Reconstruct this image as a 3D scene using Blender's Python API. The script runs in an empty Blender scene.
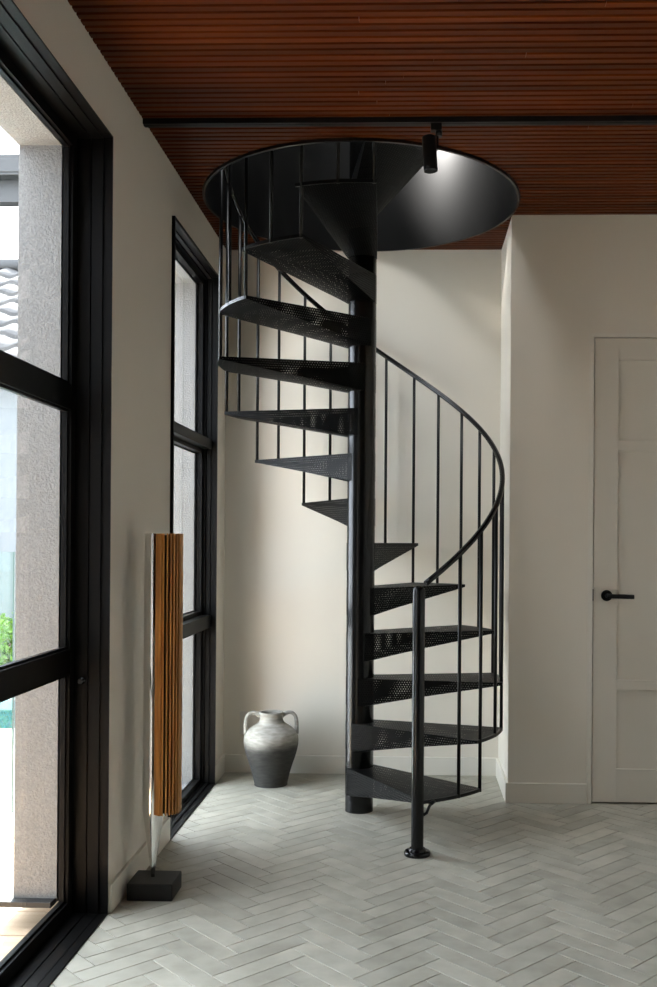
import bpy, bmesh, math, random
from mathutils import Vector, Matrix
random.seed(7)
S = bpy.context.scene
COL = S.collection
R = math.radians
pi = math.pi

# ------------------------------------------------------------------ materials
def new_mat(name):
    m = bpy.data.materials.new(name); m.use_nodes = True
    nt = m.node_tree
    return m, nt, nt.nodes['Principled BSDF']

def plain(name, col, rough=.5, metal=0., spec=.5, bump=None):
    m, nt, b = new_mat(name)
    b.inputs['Base Color'].default_value = (*col, 1)
    b.inputs['Roughness'].default_value = rough
    b.inputs['Metallic'].default_value = metal
    b.inputs['Specular IOR Level'].default_value = spec
    if bump:
        sc, st, dist = bump
        tc = nt.nodes.new('ShaderNodeTexCoord')
        n = nt.nodes.new('ShaderNodeTexNoise'); n.inputs['Scale'].default_value = sc; n.inputs['Detail'].default_value = 4
        bp = nt.nodes.new('ShaderNodeBump'); bp.inputs['Strength'].default_value = st; bp.inputs['Distance'].default_value = dist
        nt.links.new(tc.outputs['Object'], n.inputs['Vector'])
        nt.links.new(n.outputs['Fac'], bp.inputs['Height'])
        nt.links.new(bp.outputs['Normal'], b.inputs['Normal'])
    return m

def ramp_mat(name, stops, scale, rough=.5, stretch=(1, 1, 1), detail=6, bump=0., island=0., spec=.5, rough_var=0., dist=.002, wave=0.):
    """noise driven colour ramp, optional per-island variation"""
    m, nt, b = new_mat(name)
    N, L = nt.nodes, nt.links
    tc = N.new('ShaderNodeTexCoord'); mp = N.new('ShaderNodeMapping')
    mp.inputs['Scale'].default_value = stretch
    L.new(tc.outputs['Object'], mp.inputs['Vector'])
    src = mp.outputs['Vector']
    geo = N.new('ShaderNodeNewGeometry')
    if island:
        ad = N.new('ShaderNodeVectorMath'); ad.operation = 'ADD'
        ml = N.new('ShaderNodeVectorMath'); ml.operation = 'SCALE'
        cx = N.new('ShaderNodeCombineXYZ')
        for k in range(3): L.new(geo.outputs['Random Per Island'], cx.inputs[k])
        L.new(cx.outputs[0], ml.inputs[0]); ml.inputs['Scale'].default_value = 37.
        L.new(src, ad.inputs[0]); L.new(ml.outputs[0], ad.inputs[1]); src = ad.outputs[0]
    n = N.new('ShaderNodeTexNoise'); n.inputs['Scale'].default_value = scale; n.inputs['Detail'].default_value = detail
    L.new(src, n.inputs['Vector'])
    cr = N.new('ShaderNodeValToRGB')
    els = cr.color_ramp.elements
    while len(els) < len(stops): els.new(.5)
    for e, (p, c) in zip(els, stops): e.position = p; e.color = (*c, 1)
    L.new(n.outputs['Fac'], cr.inputs['Fac'])
    out = cr.outputs['Color']
    if island:
        hsv = N.new('ShaderNodeHueSaturation')
        mr = N.new('ShaderNodeMapRange'); mr.inputs['To Min'].default_value = 1 - island; mr.inputs['To Max'].default_value = 1 + island
        L.new(geo.outputs['Random Per Island'], mr.inputs['Value']); L.new(mr.outputs[0], hsv.inputs['Value'])
        L.new(out, hsv.inputs['Color']); out = hsv.outputs['Color']
    L.new(out, b.inputs['Base Color'])
    b.inputs['Roughness'].default_value = rough
    b.inputs['Specular IOR Level'].default_value = spec
    if bump:
        bp = N.new('ShaderNodeBump'); bp.inputs['Strength'].default_value = bump; bp.inputs['Distance'].default_value = dist
        L.new(n.outputs['Fac'], bp.inputs['Height']); L.new(bp.outputs['Normal'], b.inputs['Normal'])
    return m

def perforated(name, col, rough, pitch=.0115, hole=.0022):
    m, nt, b = new_mat(name)
    N, L = nt.nodes, nt.links
    b.inputs['Base Color'].default_value = (*col, 1); b.inputs['Roughness'].default_value = rough; b.inputs['Specular IOR Level'].default_value = .1
    uv = N.new('ShaderNodeUVMap'); uv.uv_map = 'holes'
    def lattice(off):
        a = N.new('ShaderNodeVectorMath'); a.operation = 'ADD'; a.inputs[1].default_value = off
        L.new(uv.outputs[0], a.inputs[0])
        d = N.new('ShaderNodeVectorMath'); d.operation = 'DIVIDE'; d.inputs[1].default_value = (pitch, pitch*1.732, 1)
        L.new(a.outputs[0], d.inputs[0])
        f = N.new('ShaderNodeVectorMath'); f.operation = 'FRACTION'; L.new(d.outputs[0], f.inputs[0])
        s = N.new('ShaderNodeVectorMath'); s.operation = 'SUBTRACT'; s.inputs[1].default_value = (.5, .5, 0); L.new(f.outputs[0], s.inputs[0])
        q = N.new('ShaderNodeVectorMath'); q.operation = 'MULTIPLY'; q.inputs[1].default_value = (pitch, pitch*1.732, 0); L.new(s.outputs[0], q.inputs[0])
        l = N.new('ShaderNodeVectorMath'); l.operation = 'LENGTH'; L.new(q.outputs[0], l.inputs[0])
        return l.outputs['Value']
    mn = N.new('ShaderNodeMath'); mn.operation = 'MINIMUM'
    L.new(lattice((0, 0, 0)), mn.inputs[0]); L.new(lattice((pitch/2, pitch*.866, 0)), mn.inputs[1])
    lt = N.new('ShaderNodeMath'); lt.operation = 'LESS_THAN'; lt.inputs[1].default_value = hole
    L.new(mn.outputs[0], lt.inputs[0])
    tr = N.new('ShaderNodeBsdfTransparent'); mx = N.new('ShaderNodeMixShader')
    L.new(lt.outputs[0], mx.inputs[0]); L.new(b.outputs[0], mx.inputs[1]); L.new(tr.outputs[0], mx.inputs[2])
    L.new(mx.outputs[0], N['Material Output'].inputs['Surface'])
    return m

def glass(name, tint=(1, 1, 1), refl=1.0):
    m, nt, b = new_mat(name)
    N, L = nt.nodes, nt.links
    tr = N.new('ShaderNodeBsdfTransparent'); tr.inputs[0].default_value = (*tint, 1)
    gl = N.new('ShaderNodeBsdfGlossy'); gl.inputs['Roughness'].default_value = 0.02
    fr = N.new('ShaderNodeFresnel'); geo = N.new('ShaderNodeNewGeometry'); mr = N.new('ShaderNodeMapRange')
    mr.inputs['To Min'].default_value = 1.45; mr.inputs['To Max'].default_value = 1/1.45     # same reflectance on both faces of the sheet
    L.new(geo.outputs['Backfacing'], mr.inputs['Value']); L.new(mr.outputs[0], fr.inputs['IOR'])
    ml = N.new('ShaderNodeMath'); ml.operation = 'MULTIPLY'; ml.inputs[1].default_value = refl
    L.new(fr.outputs[0], ml.inputs[0])
    mx = N.new('ShaderNodeMixShader')
    L.new(ml.outputs[0], mx.inputs[0]); L.new(tr.outputs[0], mx.inputs[1]); L.new(gl.outputs[0], mx.inputs[2])
    L.new(mx.outputs[0], N['Material Output'].inputs['Surface'])
    return m

def vase_mat():
    m, nt, b = new_mat('dip_glazed_clay')
    N, L = nt.nodes, nt.links
    tc = N.new('ShaderNodeTexCoord'); sp = N.new('ShaderNodeSeparateXYZ'); L.new(tc.outputs['Object'], sp.inputs[0])
    n = N.new('ShaderNodeTexNoise'); n.inputs['Scale'].default_value = 9; n.inputs['Detail'].default_value = 5
    L.new(tc.outputs['Object'], n.inputs['Vector'])
    ma = N.new('ShaderNodeMath'); ma.operation = 'MULTIPLY_ADD'; ma.inputs[1].default_value = .06
    L.new(n.outputs['Fac'], ma.inputs[0]); L.new(sp.outputs['Z'], ma.inputs[2])
    mr = N.new('ShaderNodeMapRange'); mr.inputs['From Min'].default_value = .205; mr.inputs['From Max'].default_value = .288
    mr.interpolation_type = 'SMOOTHSTEP'
    L.new(ma.outputs[0], mr.inputs['Value'])
    n2 = N.new('ShaderNodeTexNoise'); n2.inputs['Scale'].default_value = 22; n2.inputs['Detail'].default_value = 8
    mp = N.new('ShaderNodeMapping'); mp.inputs['Scale'].default_value = (1, 1, 4)
    L.new(tc.outputs['Object'], mp.inputs[0]); L.new(mp.outputs[0], n2.inputs['Vector'])
    c1 = N.new('ShaderNodeValToRGB'); c1.color_ramp.elements[0].position = .3; c1.color_ramp.elements[1].position = .7
    c1.color_ramp.elements[0].color = (.24, .222, .19, 1); c1.color_ramp.elements[1].color = (.40, .38, .335, 1)
    c2 = N.new('ShaderNodeValToRGB'); c2.color_ramp.elements[0].position = .3; c2.color_ramp.elements[1].position = .7
    c2.color_ramp.elements[0].color = (.019, .0178, .0158, 1); c2.color_ramp.elements[1].color = (.042, .039, .0345, 1)
    L.new(n2.outputs['Fac'], c1.inputs[0]); L.new(n2.outputs['Fac'], c2.inputs[0])
    mx = N.new('ShaderNodeMix'); mx.data_type = 'RGBA'
    L.new(mr.outputs[0], mx.inputs[0]); L.new(c2.outputs[0], mx.inputs[6]); L.new(c1.outputs[0], mx.inputs[7])
    L.new(mx.outputs[2], b.inputs['Base Color']); b.inputs['Roughness'].default_value = .7
    bp = N.new('ShaderNodeBump'); bp.inputs['Strength'].default_value = .25; bp.inputs['Distance'].default_value = .003
    L.new(n2.outputs['Fac'], bp.inputs['Height']); L.new(bp.outputs[0], b.inputs['Normal'])
    return m

def leaf_mat():
    m, nt, b = new_mat('leaf')
    N, L = nt.nodes, nt.links
    geo = N.new('ShaderNodeNewGeometry'); cr = N.new('ShaderNodeValToRGB')
    cr.color_ramp.elements[0].color = (.06, .16, .012, 1); cr.color_ramp.elements[1].color = (.22, .38, .04, 1)
    L.new(geo.outputs['Random Per Island'], cr.inputs[0]); L.new(cr.outputs[0], b.inputs['Base Color'])
    tl = N.new('ShaderNodeBsdfTranslucent'); L.new(cr.outputs[0], tl.inputs[0])
    mx = N.new('ShaderNodeMixShader'); mx.inputs[0].default_value = .45
    L.new(b.outputs[0], mx.inputs[1]); L.new(tl.outputs[0], mx.inputs[2])
    L.new(mx.outputs[0], N['Material Output'].inputs['Surface'])
    b.inputs['Roughness'].default_value = .5
    return m

M = dict(
    wall=plain('painted_plaster', (.71, .663, .578), .75, bump=(60, .04, .001)),
    trim=plain('satin_white_paint', (.71, .675, .60), .4),
    door=plain('door_paint', (.66, .62, .545), .42),
    steel=plain('black_powder_coat', (.0032, .0031, .003), .36, spec=.25, bump=(900, .05, .0002)),
    steelg=plain('black_gloss_steel', (.003, .003, .003), .22, spec=.35),
    perf=perforated('perforated_black_steel', (.003, .003, .0029), .42),
    alu=plain('black_anodised_aluminium', (.004, .0038, .0036), .42, spec=.1),
    lining=plain('black_satin_sheet', (.003, .0031, .0031), .34, spec=.42),
    dark=plain('black_backing', (.004, .0035, .003), .9),
    track=plain('matt_black_track', (.004, .004, .0045), .5, spec=.3),
    batten=ramp_mat('varnished_timber_batten', [(.25, (.042, .0075, .0012)), (.5, (.074, .0145, .002)), (.75, (.115, .026, .0035))], 2.2, .45, (.6, 7, 7), 5, .05, .28, spec=.1),
    tile=ramp_mat('grey_porcelain_tile', [(.3, (.29, .275, .222)), (.5, (.36, .342, .28)), (.72, (.425, .405, .335))], 9, .48, (1, 1, 1), 9, .12, .09, dist=.001),
    grout=plain('grey_grout', (.12, .116, .105), .9),
    oak=ramp_mat('oiled_oak', [(.3, (.27, .108, .024)), (.5, (.45, .20, .048)), (.7, (.60, .29, .08))], 14, .42, (6, 6, .35), 8, .08, .12),
    polished=plain('polished_aluminium', (.78, .77, .75), .12, 1.),
    plinth=plain('charcoal_plinth', (.010, .0095, .009), .45, spec=.3),
    fabric=plain('black_speaker_cloth', (.01, .009, .008), .9),
    vase=vase_mat(),
    render=ramp_mat('textured_render', [(.3, (.18, .178, .172)), (.7, (.255, .25, .24))], 150, .85, bump=.8, dist=.004),
    white_render=plain('white_garden_render', (.13, .137, .14), .85, bump=(60, .3, .004)),
    deck=ramp_mat('sunbleached_decking', [(.3, (.46, .32, .20)), (.7, (.56, .41, .27))], 5, .7, (.4, 8, 8), 6, .1, .1),
    paving=ramp_mat('pale_stone_paving', [(.3, (.50, .52, .53)), (.7, (.60, .62, .62))], 4, .7),
    water=plain('pool_water', (.02, .12, .14), .06, spec=.7),
    glass=glass('window_glass', (.97, .98, .975), .5),
    fence_glass=glass('green_tinted_glass', (.86, .93, .90), .45),
    glass_edge=plain('dark_glass_edge', (.05, .10, .09), .2),
    leaf=leaf_mat(),
    stem=plain('bark', (.10, .06, .035), .8),
    roof=ramp_mat('weathered_roof_tile', [(.3, (.030, .028, .026)), (.7, (.05, .047, .044))], 5, .6, bump=.1),
    fascia=plain('grey_painted_fascia', (.014, .014, .0135), .5),
    socket=plain('grey_socket_plastic', (.62, .60, .56), .4),
    brass=plain('dull_steel', (.10, .095, .085), .4, 1.),
    shade_wall=ramp_mat('dark_shade_wall', [(.3, (.02, .019, .018)), (.7, (.045, .042, .04))], 6, .7, (12, 12, .5), 6, .2),  # kept dark so the added shading wall bounces little light
    upper=plain('grey_landing_paint', (.22, .215, .20), .8),
    lens=plain('lamp_lens', (.25, .25, .25), .2),
)

# ------------------------------------------------------------------ mesh builder
class MB:
    def __init__(s):
        s.bm = bmesh.new(); s.uv = None
    def box(s, x0, x1, y0, y1, z0, z1, bevel=0.):
        v = [s.bm.verts.new((x, y, z)) for x in (x0, x1) for y in (y0, y1) for z in (z0, z1)]
        fs = [s.bm.faces.new([v[i] for i in q]) for q in ((0, 1, 3, 2), (4, 6, 7, 5), (0, 4, 5, 1), (2, 3, 7, 6), (0, 2, 6, 4), (1, 5, 7, 3))]
        if bevel:
            es = list({e for f in fs for e in f.edges})
            bmesh.ops.bevel(s.bm, geom=es, offset=bevel, segments=2, affect='EDGES', profile=.5)
        return s
    def prism(s, pts, z0, z1):
        a = [s.bm.verts.new((x, y, z0)) for x, y in pts]; b = [s.bm.verts.new((x, y, z1)) for x, y in pts]
        n = len(pts)
        s.bm.faces.new(a[::-1]); s.bm.faces.new(b)
        for i in range(n): s.bm.faces.new((a[i], a[(i+1) % n], b[(i+1) % n], b[i]))
        return s
    def tube(s, pts, r, seg=12, cap=True, radii=None, closed=False):
        pts = [Vector(p) for p in pts]; n = len(pts); rings = []
        up = None
        for i, p in enumerate(pts):
            if closed: t = pts[(i+1) % n] - pts[i-1]
            else: t = (pts[min(i+1, n-1)] - pts[max(i-1, 0)])
            t.normalize()
            if up is None:
                up = Vector((0, 0, 1)) if abs(t.z) < .9 else Vector((1, 0, 0))
            a = (up - t*up.dot(t)).normalized(); up = a; b = t.cross(a)
            rr = radii[i] if radii else r
            rings.append([s.bm.verts.new(p + a*rr*math.cos(2*pi*k/seg) + b*rr*math.sin(2*pi*k/seg)) for k in range(seg)])
        for i in range(n if closed else n-1):
            A, B = rings[i], rings[(i+1) % n]
            for k in range(seg):
                f = s.bm.faces.new((A[k], A[(k+1) % seg], B[(k+1) % seg], B[k])); f.smooth = True
        if cap and not closed:
            s.bm.faces.new(rings[0][::-1]); s.bm.faces.new(rings[-1])
        return s
    def lathe(s, prof, c=(0, 0), seg=48, smooth=True, sharp=()):
        rings = []
        for r, z in prof:
            if r < 1e-6: rings.append([s.bm.verts.new((c[0], c[1], z))])
            else: rings.append([s.bm.verts.new((c[0]+r*math.cos(2*pi*k/seg), c[1]+r*math.sin(2*pi*k/seg), z)) for k in range(seg)])
        for A, B in zip(rings, rings[1:]):
            for k in range(seg):
                k2 = (k+1) % seg
                if len(A) == 1 and len(B) == 1: continue
                if len(A) == 1: f = s.bm.faces.new((A[0], B[k2], B[k]))
                elif len(B) == 1: f = s.bm.faces.new((A[k], A[k2], B[0]))
                else: f = s.bm.faces.new((A[k], A[k2], B[k2], B[k]))
                f.smooth = smooth
        return s
    def move(s, v):
        bmesh.ops.translate(s.bm, verts=s.bm.verts, vec=v); return s
    def build(s, name, mat, parent=None, loc=None, recalc=True, autosmooth=None):
        if recalc: bmesh.ops.recalc_face_normals(s.bm, faces=s.bm.faces)
        if autosmooth is not None:
            for e in s.bm.edges:
                if len(e.link_faces) == 2 and e.calc_face_angle(0) > autosmooth: e.smooth = False
        if loc is not None: bmesh.ops.translate(s.bm, verts=s.bm.verts, vec=-Vector(loc))
        me = bpy.data.meshes.new(name); s.bm.to_mesh(me); s.bm.free()
        me.materials.append(mat)
        o = bpy.data.objects.new(name, me); COL.objects.link(o)
        if loc is not None: o.location = loc
        if parent:
            o.parent = parent
            base = parent; t = Vector(base.location)
            while base.parent: base = base.parent; t = t + Vector(base.location)
            if not parent.get('_local'):
                if loc is None: o.location = -t
                else: o.location = Vector(loc) - t
        return o

def tag(o, label=None, cat=None, group=None, kind=None):
    if label: o['label'] = label
    if cat: o['category'] = cat
    if group: o['group'] = group
    if kind: o['kind'] = kind
    return o
def thing(name, loc, label, cat, group=None, kind=None):
    o = bpy.data.objects.new(name, None); COL.objects.link(o); o.location = loc
    o.empty_display_size = .1
    return tag(o, label, cat, group, kind)
def struct(mb, name, mat, label, cat, **k):
    return tag(mb.build(name, mat, **k), label, cat, kind='structure')

# ------------------------------------------------------------------ camera (solved from the photo's lines)
cam = bpy.data.objects.new('camera', bpy.data.cameras.new('camera')); COL.objects.link(cam)
cd = cam.data; cd.sensor_fit = 'VERTICAL'; cd.sensor_height = 24; cd.lens = 972.06/987*24
cd.shift_x = -(383.37-328.5)/987; cd.shift_y = (539.94-493.5)/987
cd.clip_start = .02
cam.matrix_world = Matrix.Translation((0, 0, 1.224)) @ Matrix.Rotation(.0293, 4, 'Z') @ Matrix.Rotation(pi/2+.0009, 4, 'X') @ Matrix.Rotation(.0068, 4, 'Z')
S.camera = cam

# ------------------------------------------------------------------ room dimensions
XL, XR, YB, YD, XE, H = -.987, 2.15, 5.10, 4.58, .4585, 2.75
YN = -2.0                                    # wall behind the camera
W1 = (1.72, 3.142, 2.536)                    # sliding door opening in the left wall: y0, y1, head
W2 = (3.943, 4.824, 2.536)                   # tall window by the stair
HC, HR = (-.236, 4.379), .696                # ceiling void
SC, SR, RISE = (-.2315, 4.410), .646, .2021   # stair centre, tread radius, rise

# floor: grout bed and bevelled herringbone tiles, one mesh
b = MB()
Wt, n, g = .070, 4, .0009
s2 = math.sqrt(.5)
ox, oy = .29, 3.454
x0, x1, y0, y1 = XL-.02, XR, .9, YB
def put(u0, u1, v0, v1):
    c = [((u-v)*s2*Wt+ox, (u+v)*s2*Wt+oy) for u, v in ((u0, v0), (u1, v0), (u1, v1), (u0, v1))]
    mx = sum(p[0] for p in c)/4; my = sum(p[1] for p in c)/4
    if mx < x0-.3 or mx > x1+.3 or my < y0-.3 or my > y1+.3: return
    lo, hi = [], []
    cm = Vector((mx, my))
    for (px, py), (su, sv) in zip(c, ((-1, -1), (1, -1), (1, 1), (-1, 1))):
        for lst, ins, z in ((lo, g, -.0022), (hi, g+.0009, 0)):
            du, dv = -su*ins, -sv*ins
            lst.append(b.bm.verts.new((px+(du-dv)*s2, py+(du+dv)*s2, z)))
    b.bm.faces.new(hi)
    for i in range(4): b.bm.faces.new((lo[i], lo[(i+1) % 4], hi[(i+1) % 4], hi[i]))
for j in range(-12, 12):
    for i in range(-90, 60):
        du, dv = i+8*j, i
        put(du, du+n, dv, dv+1); put(du+n, du+n+1, dv-n+1, dv+1)
for co, no in (((x0, 0, 0), (-1, 0, 0)), ((x1, 0, 0), (1, 0, 0)), ((0, y0, 0), (0, -1, 0)), ((0, y1, 0), (0, 1, 0))):
    bmesh.ops.bisect_plane(b.bm, geom=b.bm.verts[:]+b.bm.edges[:]+b.bm.faces[:], plane_co=co, plane_no=no, clear_outer=True)
floor = b.build('floor', M['tile'], recalc=False)
tag(floor, 'grey porcelain tile floor laid in a herringbone pattern', 'floor', kind='structure')
struct(MB().box(XL-.02, XR+.1, YN-.1, YB+.1, -.06, -.003), 'floor_slab', M['grout'], 'grey grout bed under the herringbone tiles', 'floor')

# walls -------------------------------------------------------------
XG = -1.135                                  # back of the inner wall leaf
def holed_wall(X0, X1, y0, y1, z0, z1, ops):
    m = MB(); y = y0
    for a, c, h in ops:
        m.box(X0, X1, y, a, z0, z1); m.box(X0, X1, a, c, h, z1); y = c
    m.box(X0, X1, y, y1, z0, z1)
    return m
struct(holed_wall(XG, XL, YN-.1, YB+.12, -.06, 3.1, (W1, W2)), 'wall_left', M['wall'], 'warm white plaster wall holding the two black framed glazed openings', 'wall')
INS = .045
struct(holed_wall(-1.275, XG, YN-.1, YB+.3, .066, 3.1, ((W1[0]+INS, W1[1]-INS, W1[2]-INS), (W2[0]+INS, W2[1]-INS, W2[2]-INS))),
       'wall_outside', M['render'], 'grey textured render on the outer face and reveals of the window wall', 'wall')
struct(MB().box(XL, XR+.1, YB, YB+.12, -.06, 3.1), 'wall_back', M['wall'], 'warm white wall of the alcove behind the spiral stair', 'wall')
struct(MB().box(XE, .825, YD, YB, -.06, 3.1), 'wall_return', M['wall'], 'warm white wall corner between stair alcove and panelled door', 'wall')
m = MB().box(.825, 1.70, YD, YB, 2.203, 3.1).box(1.70, XR+.1, YD, YB, -.06, 3.1).box(.825, 1.70, YD+.09, YB, -.06, 2.203)
struct(m, 'wall_right', M['wall'], 'warm white wall over and beyond the panelled door', 'wall')
struct(MB().box(XR, XR+.1, YN-.1, YD, -.06, 3.1), 'wall_far_right', M['wall'], 'warm white wall closing the right side of the room', 'wall')
struct(MB().box(XL, XR, YN-.1, YN, -.06, 3.1), 'wall_behind', M['wall'], 'warm white wall behind the viewer', 'wall')

# baseboards ----------------------------------------------------------
bh, bt = .094, .013
def bboard(nm, x0, x1, y0, y1, lab):
    struct(MB().box(x0, x1, y0, y1, 0, bh, .0025), nm, M['trim'], lab, 'baseboard')
bboard('baseboard_back', XL, XE, YB-bt, YB, 'white baseboard along the alcove wall behind the vase and stair')
bboard('baseboard_return', XE-bt, XE, YD-bt, YB-bt, 'white baseboard on the short alcove side wall')
bboard('baseboard_right', XE, .824, YD-bt, YD, 'white baseboard between the alcove corner and the door jamb')
bboard('baseboard_left', XL, XL+bt, W1[1]+.012, W2[0]-.012, 'white baseboard behind the tall speaker between the two glazed openings')
bboard('baseboard_corner', XL, XL+bt, W2[1]+.012, YB-bt, 'short white baseboard between tall window and alcove corner')
bboard('baseboard_far_right', 1.702, XR, YD-bt, YD, 'white baseboard right of the panelled door')

# ceiling: dark backing with the round void plus timber battens, one mesh with two materials
b = MB()
N = 96
circ = [(HC[0]+(HR+.012)*math.cos(2*pi*k/N), HC[1]+(HR+.012)*math.sin(2*pi*k/N)) for k in range(N)]
def outer(k):
    a = 2*pi*k/N; c, s_ = math.cos(a), math.sin(a); t = 1e9
    if c > 1e-6: t = min(t, (XR-HC[0])/c)
    if c < -1e-6: t = min(t, (XL-HC[0])/c)
    if s_ > 1e-6: t = min(t, (YB-HC[1])/s_)
    if s_ < -1e-6: t = min(t, (YN-HC[1])/s_)
    return HC[0]+t*c, HC[1]+t*s_
oc = [outer(k) for k in range(N)]
for k in range(N):
    k2 = (k+1) % N
    vs = [b.bm.verts.new((*p, H+.022)) for p in (circ[k], circ[k2], oc[k2], oc[k])]
    f = b.bm.faces.new(vs); f.material_index = 1
pitch, bw = .0360, .0270
y = YB-.004-bw
rr = HR+.004
nb = len(b.bm.faces)
def bat(xa0, xa1, xb0, xb1, ya, yb):
    ch = .002
    lo = [b.bm.verts.new(p) for p in ((xa0, ya+ch, H), (xa1, ya+ch, H), (xb1, yb-ch, H), (xb0, yb-ch, H))]
    mi = [b.bm.verts.new(p) for p in ((xa0, ya, H+ch), (xa1, ya, H+ch), (xb1, yb, H+ch), (xb0, yb, H+ch))]
    hi = [b.bm.verts.new(p) for p in ((xa0, ya, H+.0225), (xa1, ya, H+.0225), (xb1, yb, H+.0225), (xb0, yb, H+.0225))]
    b.bm.faces.new(lo)
    for A, B in ((lo, mi), (mi, hi)):
        for i in range(4): b.bm.faces.new((A[i], A[(i+1) % 4], B[(i+1) % 4], B[i]))
while y > YN:
    ya, yb = y, y+bw
    xr = XE if yb > YD else XR
    def hx(yy):
        d = rr*rr-(yy-HC[1])**2
        return math.sqrt(d) if d > 0 else 0.
    if hx(ya) > 0 or hx(yb) > 0:
        bat(XL, HC[0]-hx(ya), XL, HC[0]-hx(yb), ya, yb)
        bat(HC[0]+hx(ya), xr, HC[0]+hx(yb), xr, ya, yb)
    else:
        # long battens are butted from random lengths
        if y < 3.6:
            xj = random.uniform(-.3, 2.6)
            bat(XL, xj-.0006, XL, xj-.0006, ya, yb); bat(xj+.0006, xr, xj+.0006, xr, ya, yb)
        else: bat(XL, xr, XL, xr, ya, yb)
    y -= pitch
bmesh.ops.recalc_face_normals(b.bm, faces=b.bm.faces[nb:])
ceil = b.build('ceiling', M['batten'], recalc=False); ceil.data.materials.append(M['dark'])
tag(ceil, 'dark red timber batten ceiling with a round opening for the stair', 'ceiling', kind='structure')

# slab above, round lining of the void
b = MB()
NB = 96
ring = lambda r, z: [b.bm.verts.new((HC[0]+r*math.cos(2*pi*k/NB), HC[1]+r*math.sin(2*pi*k/NB), z)) for k in range(NB)]
TOPZ = 3.42
r1, r2, r3, r4 = ring(HR, H-.012), ring(HR+.011, H-.012), ring(HR+.011, TOPZ), ring(HR, TOPZ)
for A, B in ((r1, r2), (r2, r3), (r3, r4), (r4, r1)):
    for k in range(NB):
        f = b.bm.faces.new((A[k], A[(k+1) % NB], B[(k+1) % NB], B[k])); f.smooth = True
lin = b.build('trim_1', M['lining'], autosmooth=R(40))
tag(lin, 'black sheet steel drum lining the round ceiling opening', 'trim', kind='structure')
b = MB()
for k in range(N):
    k2 = (k+1) % N
    for z in (H+.03, TOPZ-.02):
        b.bm.faces.new([b.bm.verts.new((*p, z)) for p in (circ[k], circ[k2], oc[k2], oc[k])])
    b.bm.faces.new([b.bm.verts.new(p) for p in ((*circ[k], H+.03), (*circ[k2], H+.03), (*circ[k2], TOPZ-.02), (*circ[k], TOPZ-.02))])
struct(b, 'ceiling_slab', M['dark'], 'dark floor structure above the batten ceiling', 'ceiling')
# closed upper storey around the void
m = MB()
UX0, UX1, UY0, UY1, UZ0, UZ1 = XL-.15, 2.6, 2.2, YB+.1, TOPZ-.05, 5.6
m.box(UX0-.1, UX0, UY0, UY1, UZ0, UZ1).box(UX1, UX1+.1, UY0, UY1, UZ0, UZ1).box(UX0, UX1, UY0-.1, UY0, UZ0, UZ1).box(UX0, UX1, UY1, UY1+.1, UZ0, UZ1)
m.box(UX0-.1, UX1+.1, UY0-.1, UY1+.1, UZ1, UZ1+.1)
struct(m, 'wall_upper', M['upper'], 'grey walls of the storey above the round opening', 'wall')

# ------------------------------------------------------------------ glazed openings
def rect_ring(m, X0, X1, y0, y1, z0, z1, iy, iz0, iz1):
    """frame ring between the rectangle and the rectangle inset by iy at the sides, iz0 at the foot, iz1 at the head"""
    m.box(X0, X1, y0, y0+iy, z0, z1); m.box(X0, X1, y1-iy, y1, z0, z1)
    m.box(X0, X1, y0+iy, y1-iy, z1-iz1, z1)
    if iz0 > 0: m.box(X0, X1, y0+iy, y1-iy, z0, z0+iz0)
w1 = thing('window_1', (XL, 2.4, 0), 'black aluminium glazed sliding door nearest the viewer, opening onto the deck', 'window', kind='structure')
m = MB()
y0, y1, zt = W1
rect_ring(m, -1.012, -.982, y0, y1, 0, zt, .005, .004, .005)
rect_ring(m, -1.047, -1.012, y0, y1, 0, zt, .010, .006, .010)
rect_ring(m, -1.052, -1.047, y0, y1, 0, zt, .004, .004, .004)
rect_ring(m, -1.097, -1.052, y0, y1, 0, zt, .010, .008, .010)
m.build('frame', M['alu'], w1)
for (a, c) in ((y0+.004, y1-.004),):
    m = MB()
    rect_ring(m, -1.128, -1.097, a, c, .008, zt-.004, .043, .044, .043)
    m.box(-1.128, -1.099, a+.043, c-.043, 1.640, 1.722)
    m.box(-1.128, -1.099, a+.043, c-.043, .788, .868)
    sash = m.build('sash', M['alu'], w1)
    m = MB()
    for z0, z1 in ((.052, .788), (.868, 1.640), (1.722, zt-.047)):
        rect_ring(m, -1.124, -1.108, a+.041, c-.041, z0, z1, .010, .008, .008)
    m.build('glazing_bead', M['alu'], sash)
    for z0, z1 in ((.055, .785), (.871, 1.637), (1.725, zt-.05)):
        MB().box(-1.122, -1.116, a+.047, c-.047, z0, z1).build('pane', M['glass'], sash)
# lock knob on the jamb
m = MB().tube([(-1.067, y1-.010, .763), (-1.067, y1-.020, .763), (-1.067, y1-.020, .763), (-1.067, y1-.036, .763)], .01, 16, radii=[.012, .012, .008, .008])
m.build('lock_knob', M['steelg'], w1)
struct(MB().box(-1.098, XL+.004, y0, y1, -.004, .0045), 'trim_2', M['alu'], 'black threshold strip on the floor under the sliding door', 'trim')

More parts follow.
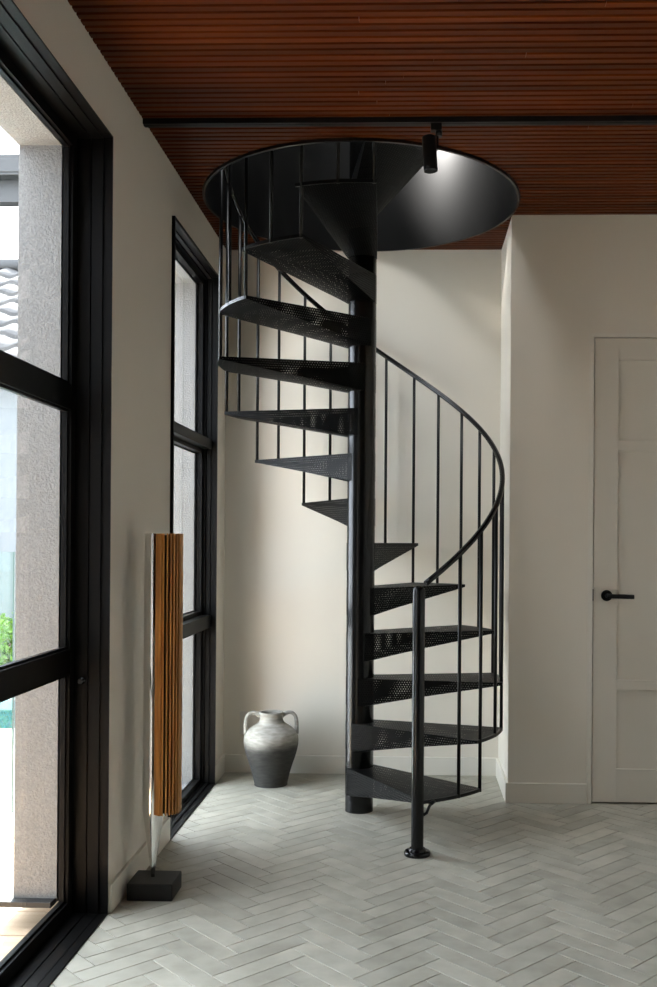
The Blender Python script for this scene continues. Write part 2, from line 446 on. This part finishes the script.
w2 = thing('window_2', (XL, 4.38, 0), 'tall black framed window in three panes, beside the spiral stair', 'window', kind='structure')
y0, y1, zt = W2
m = MB()
rect_ring(m, -1.004, -.974, y0-.008, y1+.008, 0, zt+.008, .012, .006, .014)
rect_ring(m, -1.022, -1.004, y0, y1, 0, zt, .010, .012, .014)
rect_ring(m, -1.028, -1.022, y0, y1, 0, zt, .003, .004, .004)
rect_ring(m, -1.042, -1.028, y0, y1, 0, zt, .014, .012, .018)
m.box(-1.042, -.998, y0+.010, y1-.010, 1.674, 1.720)
m.box(-1.042, -.998, y0+.010, y1-.010, .788, .850)
m.build('frame', M['alu'], w2)
for z0, z1, lab in ((.012, .800, 1), (.846, 1.682, 2), (1.712, zt-.014, 3)):
    m = MB()
    rect_ring(m, -1.072, -1.042, y0+.008, y1-.008, z0, z1, .026, .024, .028)
    rect_ring(m, -1.078, -1.072, y0+.004, y1-.004, z0, z1, .040, .028, .034)
    sash = m.build('sash', M['alu'], w2)
    MB().box(-1.069, -1.063, y0+.034, y1-.034, z0+.024, z1-.028).build('pane', M['glass'], sash)
m = MB(); rect_ring(m, XG, -1.078, y0, y1, 0, zt, .044, .02, .044)
struct(m, 'trim_4', M['render'], 'grey rendered reveal just outside the tall window', 'trim')

# ------------------------------------------------------------------ panelled door
d = thing('door_1', (.849, YD, 0), 'warm white three panel door with a black lever handle', 'door', kind='structure')
m = MB().box(.825, .8475, YD-.004, YD+.085, 0, 2.203).box(1.679, 1.70, YD-.004, YD+.085, 0, 2.203).box(.8475, 1.679, YD-.004, YD+.085, 2.184, 2.203)
m.box(.8475, .860, YD+.048, YD+.085, 0, 2.184).box(1.668, 1.679, YD+.048, YD+.085, 0, 2.184)
m.build('door_frame', M['trim'], d)
dx0, dx1, dz0, dz1, yf = .8510, 1.676, .008, 2.180, YD+.002
m = MB().box(dx0, dx1, yf+.011, yf+.045, dz0, dz1)
sx0, sx1 = .962, 1.565
m.box(dx0, sx0, yf, yf+.012, dz0, dz1, .0012).box(sx1, dx1, yf, yf+.012, dz0, dz1, .0012)
for z0, z1 in ((2.078, dz1), (1.652, 1.703), (.533, .580), (dz0, .163)):
    m.box(sx0-.0005, sx1+.0005, yf+.0002, yf+.012, z0, z1, .0012)
m.build('door_panel', M['door'], d)
hd = MB().tube([(.913, yf, .975), (.913, yf-.009, .975)], .026, 32).tube([(.913, yf-.009, .975), (.913, yf-.05, .975)], .010, 16)
hd.build('handle_rose', M['steel'], d)
hd = MB().tube([(.905, yf-.048, .975), (.915, yf-.048, .975), (1.03, yf-.048, .972)], .0105, 16)
hd.build('door_handle', M['steel'], d)
MB().box(.8468, .8512, YD-.006, YD+.004, .950, 1.005).build('strike_plate', M['brass'], d)

# ------------------------------------------------------------------ spiral staircase
st = thing('spiral_staircase', (SC[0], SC[1], 0), 'black steel spiral staircase with perforated treads rising through the round ceiling opening', 'staircase')
ROOT = Vector((SC[0], SC[1], 0))
CR = .0635
def cyl(m, r, z0, z1, c=(0, 0), seg=40):
    return m.lathe([(0, z0), (r, z0), (r, z1), (0, z1)], c, seg)
def local(mb, name, mat, parent, **k):          # meshes written in the stair's own coordinates
    o = mb.build(name, mat, **k)
    o.parent = parent
    return o
local(cyl(MB(), CR, 0, 3.40, seg=48), 'central_column', M['steelg'], st, autosmooth=R(40))
A0, PITCH, SPAN = -63.6, 26.08, 29.2
HUB, DH = .0655, .124
def tread_mesh():
    m = MB(); bm = m.bm
    uvl = bm.loops.layers.uv.new('holes')
    ns, nt_ = 10, 8
    half = R(SPAN/2)
    # tangent directions from the outer corners to the hub circle
    def tang(sgn):
        P = Vector((SR*math.cos(half*sgn), SR*math.sin(half*sgn)))
        d_ = P.length; al = math.acos(HUB/d_); base = math.atan2(P.y, P.x)
        return base + sgn*al
    ta = tang(1)
    P = lambda s_, t: Vector((HUB*math.cos(-ta+2*ta*s_), HUB*math.sin(-ta+2*ta*s_))).lerp(Vector((SR*math.cos(-half+2*half*s_), SR*math.sin(-half+2*half*s_))), t)
    top = [[None]*(nt_+1) for _ in range(ns+1)]; bot = [[None]*(nt_+1) for _ in range(ns+1)]
    for i in range(ns+1):
        for j in range(nt_+1):
            q = P(i/ns, j/nt_)
            dep = DH + (.012-DH)*(j/nt_)
            top[i][j] = bm.verts.new((q.x, q.y, 0)); bot[i][j] = bm.verts.new((q.x, q.y, -dep))
    def face(vs, uvs):
        f = bm.faces.new(vs)
        for l, u in zip(f.loops, uvs): l[uvl].uv = u
    for i in range(ns):
        for j in range(nt_):
            q = [top[i][j], top[i][j+1], top[i+1][j+1], top[i+1][j]]
            face(q, [(v.co.x, v.co.y) for v in q])
            q = [bot[i+1][j], bot[i+1][j+1], bot[i][j+1], bot[i][j]]
            face(q, [(v.co.x+.003, v.co.y+.002) for v in q])
    for i in (0, ns):
        for j in range(nt_):
            q = [bot[i][j], bot[i][j+1], top[i][j+1], top[i][j]]
            L0 = top[i][0].co
            uv = [((Vector((v.co.x, v.co.y))-Vector((L0.x, L0.y))).length, v.co.z) for v in q]
            if i: q = q[::-1]; uv = uv[::-1]
            face(q, uv)
    for i in range(ns):       # solid outer rim, kept out of the hole pattern
        q = [bot[i][nt_], bot[i+1][nt_], top[i+1][nt_], top[i][nt_]]
        face(q, [(0, 0)]*4)
    bm.normal_update()
    return m
tm = tread_mesh()
tread0 = local(tm, 'tread', M['perf'], st)
hub0 = local(cyl(MB(), HUB-.001, -DH, .001, seg=48), 'hub', M['steelg'], tread0, autosmooth=R(40))
m = MB()          # folded rim along the outer arc
half = R(SPAN/2)
pts = [(SR*math.cos(-half+2*half*k/12), SR*math.sin(-half+2*half*k/12)) for k in range(13)]
inn = [(p[0]*(1-.010/SR), p[1]*(1-.010/SR)) for p in pts]
m.prism(pts+inn[::-1], -.013, .0008)
rim0 = local(m, 'rim', M['steel'], tread0)
NT = 14
treads = []
for k in range(1, NT+1):
    if k == 1: t, kids = tread0, None
    else:
        t = tread0.copy(); COL.objects.link(t); t.parent = st
        for ch in (hub0, rim0):
            c = ch.copy(); COL.objects.link(c); c.parent = t
    t.location = (0, 0, RISE*k)
    t.rotation_euler = (0, 0, R(A0 + PITCH*(k-1) + 27.26/2))
# spacer sleeves between hubs (slightly proud joint rings on the column)
RB = SR-.006
RAILZ = lambda a: 1.035 + (a+66)/PITCH*RISE
def baluster(a, kbase):
    x, y = RB*math.cos(R(a)), RB*math.sin(R(a))
    z0 = RISE*kbase - .014
    m = MB().tube([(0, 0, 0), (0, 0, RAILZ(a)-z0-.004)], .0074, 12)
    o = local(m, 'baluster', M['steel'], st)
    o.location = (x, y, z0)
    return o
for k in range(1, NT+1):
    a = A0 + PITCH*(k-1)
    am = a + 27.26/2
    sh = {1: 1.8, 2: 1.5}.get(k, 1.2)      # the lowest treads carry theirs a little further round
    baluster(am + sh, k)
    ac = a + PITCH + .5 + .7*sh
    if k < NT: baluster(ac, k)
pts = []
a = -63.2
while a <= 262:
    pts.append((SR*.985*math.cos(R(a)), SR*.985*math.sin(R(a)), RAILZ(a))); a += 2.5
local(MB().tube(pts, .0118, 14), 'handrail', M['steelg'], st)
# newel post
nx, ny = .029-SC[0], 3.797-SC[1]
m = MB()
rn = .0245
prof = [(0, .0), (rn, .0), (rn, 1.028)] + [(rn*math.cos(t*pi/16), 1.028+rn*.95*math.sin(t*pi/16)) for t in range(1, 8)] + [(0, 1.028+rn*.95)]
newel = local(m.lathe(prof, (0, 0), 32), 'newel_post', M['steelg'], st, autosmooth=R(50)); newel.location = (nx, ny, 0)
m = MB().lathe([(0, 0), (.051, 0), (.0515, .003), (.0515, .012), (.049, .015), (.034, .016), (.033, .024), (.030, .027), (rn, .027)], (0, 0), 40)
local(m, 'base_flange', M['steelg'], newel, autosmooth=R(40))
m = MB().tube([(.018, .006, .150), (.036, .012, .160), (.046, .022, .182), (.056, .040, .192)], .006, 10).tube([(.050, .030, .190), (.066, .058, .194)], .0085, 10)
local(m, 'bracket', M['steel'], newel)

# ------------------------------------------------------------------ track and spotlight
YT = 3.512
tr = MB().box(XL+.001, XR-.002, YT-.018, YT+.018, H-.020, H, .002).box(XL+.001, XR-.002, YT-.005, YT+.005, H-.0215, H-.019)
t = tr.build('lighting_track', M['track'], loc=(0, YT, H))
tag(t, 'long thin black lighting track running across the batten ceiling', 'lighting track')
sp = thing('track_spotlight', (.079, YT, H-.02), 'black cylinder spotlight hanging from the ceiling track in front of the round opening', 'spotlight')
m = MB().box(.058, .098, YT-.015, YT+.015, H-.046, H-.0205, .002)
m.build('adapter', M['track'], sp)
m = MB().tube([(.087, YT, H-.046), (.087, YT, H-.066)], .0125, 16).box(.0795, .0865, YT-.006, YT+.006, H-.112, H-.050, .001)
m.build('bracket', M['track'], sp)
top = Vector((.051, YT, H-.066)); bt_ = Vector((.0595, YT, H-.190)); ax = (bt_-top)
m = MB().tube([top, top+ax*.02, bt_-ax*.02, bt_, bt_, bt_-ax*.1], .025, 36, radii=[.0235, .0252, .0252, .0248, .0205, .0185])
m.build('lamp_head', M['track'], sp, autosmooth=R(35))
m = MB().tube([bt_-ax*.11, bt_-ax*.098], .0188, 24)
m.build('lens', M['lens'], sp)

# ------------------------------------------------------------------ tall speaker
sx, sy = -.887, 3.338
spk = thing('floor_speaker', (sx, sy, 0), 'slim tall speaker, polished metal column with upright wooden slats, on a square black plinth', 'speaker')
m = MB().box(-.957, -.802, 3.262, 3.402, 0, .058, .003)
m.build('plinth', M['plinth'], spk)
zb, zt = .285, 1.244
m = MB().lathe([(0, .056), (.006, .056), (.0065, .07), (.036, zb-.002), (.036, zb)], (sx, sy), 48)
m.build('cone_foot', M['polished'], spk)
m = MB().lathe([(0, zb), (.0365, zb), (.0365, zt-.002), (.035, zt), (0, zt)], (sx, sy), 64)
m.build('column', M['polished'], spk, autosmooth=R(40))
# wooden slat front, a half round of upright fins facing into the room
fc = Vector((-.8575, 3.350))
m = MB()
body = [(fc.x+.046*math.cos(R(t_)), fc.y+.046*math.sin(R(t_))) for t_ in range(-112, 76, 8)] + [(fc.x-.012, fc.y+.042), (fc.x-.016, fc.y-.036)]
m.prism(body, zb, zt-.004)
m.build('baffle', M['fabric'], spk)
m = MB()
def arc_board(a0, a1, ri, ro):
    k = max(2, int((a1-a0)/6))
    an = [a0+(a1-a0)*i/k for i in range(k+1)]
    out = [(fc.x+ro*math.cos(R(a)), fc.y+ro*math.sin(R(a))) for a in an]; inn_ = [(fc.x+ri*math.cos(R(a)), fc.y+ri*math.sin(R(a))) for a in an]
    m.prism(out+inn_[::-1], zb-.004, zt)
# broad end cheek towards the viewer, then upright slats, then the far cheek
pc = [Vector((-.8835, 3.3085)), Vector((-.853, 3.2865))]
dn = (pc[1]-pc[0]).normalized(); nn = Vector((-dn.y, dn.x))
q = [pc[0], pc[1], pc[1]+nn*.012, pc[0]+nn*.012]
m.prism([(p.x, p.y) for p in q], zb-.004, zt)
a = -80
while a < -22:
    arc_board(a, a+4.2, .046, .0635); a += 11.4
arc_board(-20.5, -2, .044, .0635); arc_board(1.5, 84, .044, .0635)
m.build('wood_slats', M['oak'], spk)

# ------------------------------------------------------------------ vase
vx, vy = -.698, 4.855
vz = thing('vase', (vx, vy, 0), 'two handled clay vase, pale above and charcoal below, on the floor by the alcove wall', 'vase')
cp = [(.0, .0), (.076, .0), (.081, .004), (.085, .02), (.0945, .062), (.107, .105), (.1205, .145), (.131, .185), (.1365, .222), (.1345, .249), (.124, .273), (.106, .293), (.084, .308),
      (.068, .320), (.060, .333), (.0565, .348), (.0575, .362), (.061, .371), (.060, .376), (.053, .376), (.0495, .366), (.049, .345), (.055, .325), (.08, .30), (.11, .26), (.12, .2), (.07, .03), (0, .02)]
def smooth_prof(p, sub=4):
    out = []
    for i in range(len(p)-1):
        p0, p1, p2, p3 = p[max(i-1, 0)], p[i], p[i+1], p[min(i+2, len(p)-1)]
        for k in range(sub):
            t = k/sub
            out.append(tuple(max(0, .5*((2*b_)+(-a+c)*t+(2*a-5*b_+4*c-e)*t*t+(-a+3*b_-3*c+e)*t**3)) for a, b_, c, e in zip(p0, p1, p2, p3)))
    out.append(p[-1]); return out
MB().lathe([(r, z*.965) for r, z in smooth_prof(cp, 3)], (vx, vy), 64).build('body', M['vase'], vz, loc=(vx, vy, 0), autosmooth=R(70))
for sg in (-1, 1):
    hp = [(.050, .352), (.068, .366), (.088, .373), (.107, .368), (.121, .350), (.126, .322), (.1265, .295), (.1255, .262)]
    hp = smooth_prof(hp, 3)
    tilt = R(8)
    pts = [(vx+sg*r*math.cos(tilt), vy+r*math.sin(tilt)*sg, z*.965) for r, z in hp]
    rad = [.0115-.0025*math.sin(pi*i/(len(hp)-1)) for i in range(len(hp))]
    MB().tube(pts, .01, 14, radii=rad).build('handle', M['vase'], vz, loc=(vx, vy, 0))

# wall socket low on the alcove wall
so = thing('wall_socket', (-.84, YB, .26), 'square grey socket plate low on the alcove wall behind the vase handle', 'socket')
MB().box(-.899, -.781, YB-.009, YB, .201, .321, .003).build('plate', M['socket'], so)
for dx in (-.028, .028):
    MB().box(-.84+dx-.012, -.84+dx+.012, YB-.0115, YB-.008, .268, .290, .001).build('rocker_switch', M['socket'], so)

# ------------------------------------------------------------------ outside
m = MB()
y = -2.3
while y < 4.02:
    m.box(-3.6, -1.137, y, y+.192, -.05, -.022, .003); y += .197
struct(m, 'floor_deck', M['deck'], 'sunlit pale timber deck outside the sliding door', 'deck')
struct(MB().box(-9, 6, 4.06, 6.35, -.16, -.035).box(-9, 6, 8.0, 30, -.16, -.035).box(-9, -3.62, -4, 4.06, -.16, -.035), 'floor_paving', M['paving'], 'pale stone paving beyond the deck, around the pool', 'paving')
struct(MB().box(-9, 3, 6.35, 8.0, -.4, -.12), 'floor_pool', M['water'], 'blue green pool water beyond the glass fence', 'pool')
struct(MB().box(-1.315, -1.14, 3.06, 3.45, .048, .066, .002), 'trim_3', M['fascia'], 'grey plinth flashing at the foot of the rendered door reveal', 'trim')
struct(MB().box(-40, 40, -40, 60, -.6, -.42), 'floor_ground', M['paving'], 'pale ground around the house', 'ground')
gf = thing('glass_fence_panel', (-2.5, 4.19, -.035), 'frameless glass pool fence panel standing at the edge of the deck', 'fence')
MB().box(-3.6, -1.735, 4.184, 4.196, .03, 1.165).build('pane', M['fence_glass'], gf)
MB().box(-1.735, -1.729, 4.183, 4.197, .03, 1.165).build('polished_edge', M['glass_edge'], gf)
for xx in (-2.05, -3.2):
    MB().box(xx-.025, xx+.025, 4.165, 4.215, -.035, .08, .003).build('spigot', M['brass'], gf)
struct(MB().box(-2.85, -1.29, 1.15, 1.55, -.05, 3.1), 'wall_added_shade', M['shade_wall'], 'added unseen dark wall shading the sliding door from one side', 'wall')  # unseen blocker, added to keep door light off the right side
# bush
bu = thing('garden_bush', (-3.75, 8.5, -.035), 'bright green leafy bush in front of the white garden wall beyond the pool', 'bush')
m = MB()
rnd = random.Random(3)
for i in range(2600):
    th, ph = rnd.uniform(0, 2*pi), math.acos(rnd.uniform(-.75, 1))
    rr_ = rnd.uniform(.72, 1.04)*(1+.12*math.sin(5*th)*math.sin(3*ph))
    c = Vector((-3.75+.48*rr_*math.sin(ph)*math.cos(th), 8.5+.38*rr_*math.sin(ph)*math.sin(th), .13+.40*rr_*math.cos(ph)))
    ax_ = Vector((rnd.uniform(-1, 1), rnd.uniform(-1, 1), rnd.uniform(-.2, 1))).normalized()
    sd = ax_.cross(Vector((rnd.uniform(-1, 1), rnd.uniform(-1, 1), rnd.uniform(-1, 1)))).normalized()
    l, w = rnd.uniform(.05, .085), rnd.uniform(.016, .026)
    nv = ax_.cross(sd)*.008
    vs = [m.bm.verts.new(p) for p in (c, c+ax_*l*.45+sd*w+nv, c+ax_*l, c+ax_*l*.45-sd*w+nv)]
    m.bm.faces.new((vs[0], vs[1], vs[2])); m.bm.faces.new((vs[0], vs[2], vs[3]))
m.build('foliage', M['leaf'], bu, recalc=False)
m = MB()
for k in range(5):
    a = k*1.256
    m.tube([(-3.75+.03*math.cos(a), 8.5+.03*math.sin(a), -.04), (-3.75+.15*math.cos(a), 8.5+.12*math.sin(a), .2), (-3.75+.26*math.cos(a), 8.5+.2*math.sin(a), .38)], .01, 6)
m.build('stem', M['stem'], bu)
# neighbour's house
nh = thing('neighbour_house', (-4.5, 9.2, -.035), 'white house with a pale tiled roof beyond the pool, seen through the sliding door', 'house')
MB().box(-9, -1.6, 9.2, 14.5, -.1, 2.92).build('wall', M['white_render'], nh)
m = MB()
rs = .577; nc, per = 9, .30
cl = 3.35/nc/math.cos(math.atan(rs))
xs = [-9.3+.0375*k for k in range(int((9.3-1.3)/.0375)+1)]
Y0 = 8.98; zz0 = 2.86
run = 2.95/nc
for c in range(nc):
    ya, yb = Y0+run*c, Y0+run*(c+1)+.06
    za, zb_ = zz0+rs*(ya-Y0)+.045, zz0+rs*(yb-Y0)+.005
    def prof(x): return .022*math.sin(2*pi*x/per)
    lo = [m.bm.verts.new((x, ya, za+prof(x))) for x in xs]; hi = [m.bm.verts.new((x, yb, zb_+prof(x))) for x in xs]
    un = [m.bm.verts.new((x, ya, za-.05+prof(x)*.6)) for x in xs]
    for i in range(len(xs)-1):
        f = m.bm.faces.new((lo[i], lo[i+1], hi[i+1], hi[i])); f.smooth = True
        m.bm.faces.new((un[i], un[i+1], lo[i+1], lo[i]))
rf = m.build('roof', M['roof'], nh, recalc=False)
m = MB().tube([(-9.3, Y0+2.98, zz0+rs*2.95+.05), (-1.3, Y0+2.98, zz0+rs*2.95+.05)], .10, 12)
m.build('ridge', M['fascia'], rf)
MB().box(-9.3, -1.3, 8.90, 8.98, 2.74, 2.88, .01).build('gutter', M['fascia'], nh)
# back slope closes the roof
m = MB()
q = [m.bm.verts.new(p) for p in ((-9.3, 11.95, 4.57), (-1.3, 11.95, 4.57), (-1.3, 14.8, 2.9), (-9.3, 14.8, 2.9))]; m.bm.faces.new(q)
for x in (-9.0, -1.6):
    q = [m.bm.verts.new(p) for p in ((x, 9.2, 2.9), (x, 11.95, 4.52), (x, 14.5, 2.9))]; m.bm.faces.new(q)
m.build('gable', M['white_render'], nh)
# pergola beam with gutter over the garden
pg = thing('pergola', (-4.6, 7.9, -.12), 'grey pergola beam with gutter on tall posts above the pool terrace', 'pergola')
MB().box(-7.2, -2.35, 7.9, 8.02, 3.99, 4.19, .004).build('beam', M['fascia'], pg)
m = MB().box(-7.25, -2.3, 7.78, 7.90, 4.17, 4.21, .006).box(-7.25, -2.3, 7.77, 7.79, 4.19, 4.30, .006).box(-7.25, -2.3, 7.79, 8.04, 4.29, 4.34, .004)
m.build('gutter', M['fascia'], pg)
for xx in (-7.0, -2.6):
    MB().box(xx-.06, xx+.06, 7.9, 8.02, -.13, 4.0, .004).build('post', M['fascia'], pg)

# ------------------------------------------------------------------ light
w = bpy.data.worlds.new('world'); S.world = w; w.use_nodes = True
bg = w.node_tree.nodes['Background']
bg.inputs['Color'].default_value = (.87, .95, 1.08, 1); bg.inputs['Strength'].default_value = 2.15
sun = bpy.data.objects.new('sun', bpy.data.lights.new('sun', 'SUN')); COL.objects.link(sun)
sun.data.energy = 7.0; sun.data.angle = R(.6); sun.data.color = (1, .93, .84)
# the sun stands beyond the garden, almost in line with the window wall
dirv = Vector((.10, -.62, -.86)).normalized()
sun.rotation_euler = dirv.to_track_quat('-Z', 'Y').to_euler(); sun.location = (-3, 12, 12)
def portal(nm, y0, y1, z1):
    l = bpy.data.lights.new(nm, 'AREA'); l.shape = 'RECTANGLE'; l.size = z1; l.size_y = y1-y0
    o = bpy.data.objects.new(nm, l); COL.objects.link(o); o.location = (-1.29, (y0+y1)/2, z1/2)
    o.rotation_euler = (0, R(-90), 0); l.cycles.is_portal = True
    return o
portal('daylight_portal', W1[0], W1[1], 2.5); portal('window_portal', W2[0], W2[1], 2.5)
# added unseen spot upstairs, makes the glow on the void lining
up = bpy.data.lights.new('added_glow_spot', 'SPOT'); up.spot_size = R(27); up.spot_blend = .9; up.energy = 46; up.shadow_soft_size = .06; up.color = (1, .97, .93)
uo = bpy.data.objects.new('added_glow_spot', up); COL.objects.link(uo)
uo.location = (-1.06, 4.45, 3.93)
uo.rotation_euler = (Vector((.215, 4.90, 3.06))-Vector(uo.location)).to_track_quat('-Z', 'Y').to_euler()

la = bpy.data.lights.new('added_upper_fill', 'AREA'); la.shape = 'RECTANGLE'; la.size = .9; la.size_y = .9; la.energy = 15; la.color = (.95, .98, 1)  # added unseen area light, lifts the top of the alcove wall
lo_ = bpy.data.objects.new('added_upper_fill', la); COL.objects.link(lo_); lo_.location = (-.55, 3.75, 5.5)
vs = S.view_settings
vs.view_transform = 'Standard'; vs.look = 'None'; vs.gamma = 1; vs.use_curve_mapping = False
vs.exposure = 2.5
try:
    S.cycles.max_bounces = 10; S.cycles.diffuse_bounces = 6; S.cycles.transparent_max_bounces = 24
    S.cycles.use_denoising = True
    S.cycles.caustics_reflective = False; S.cycles.caustics_refractive = False
except Exception: pass
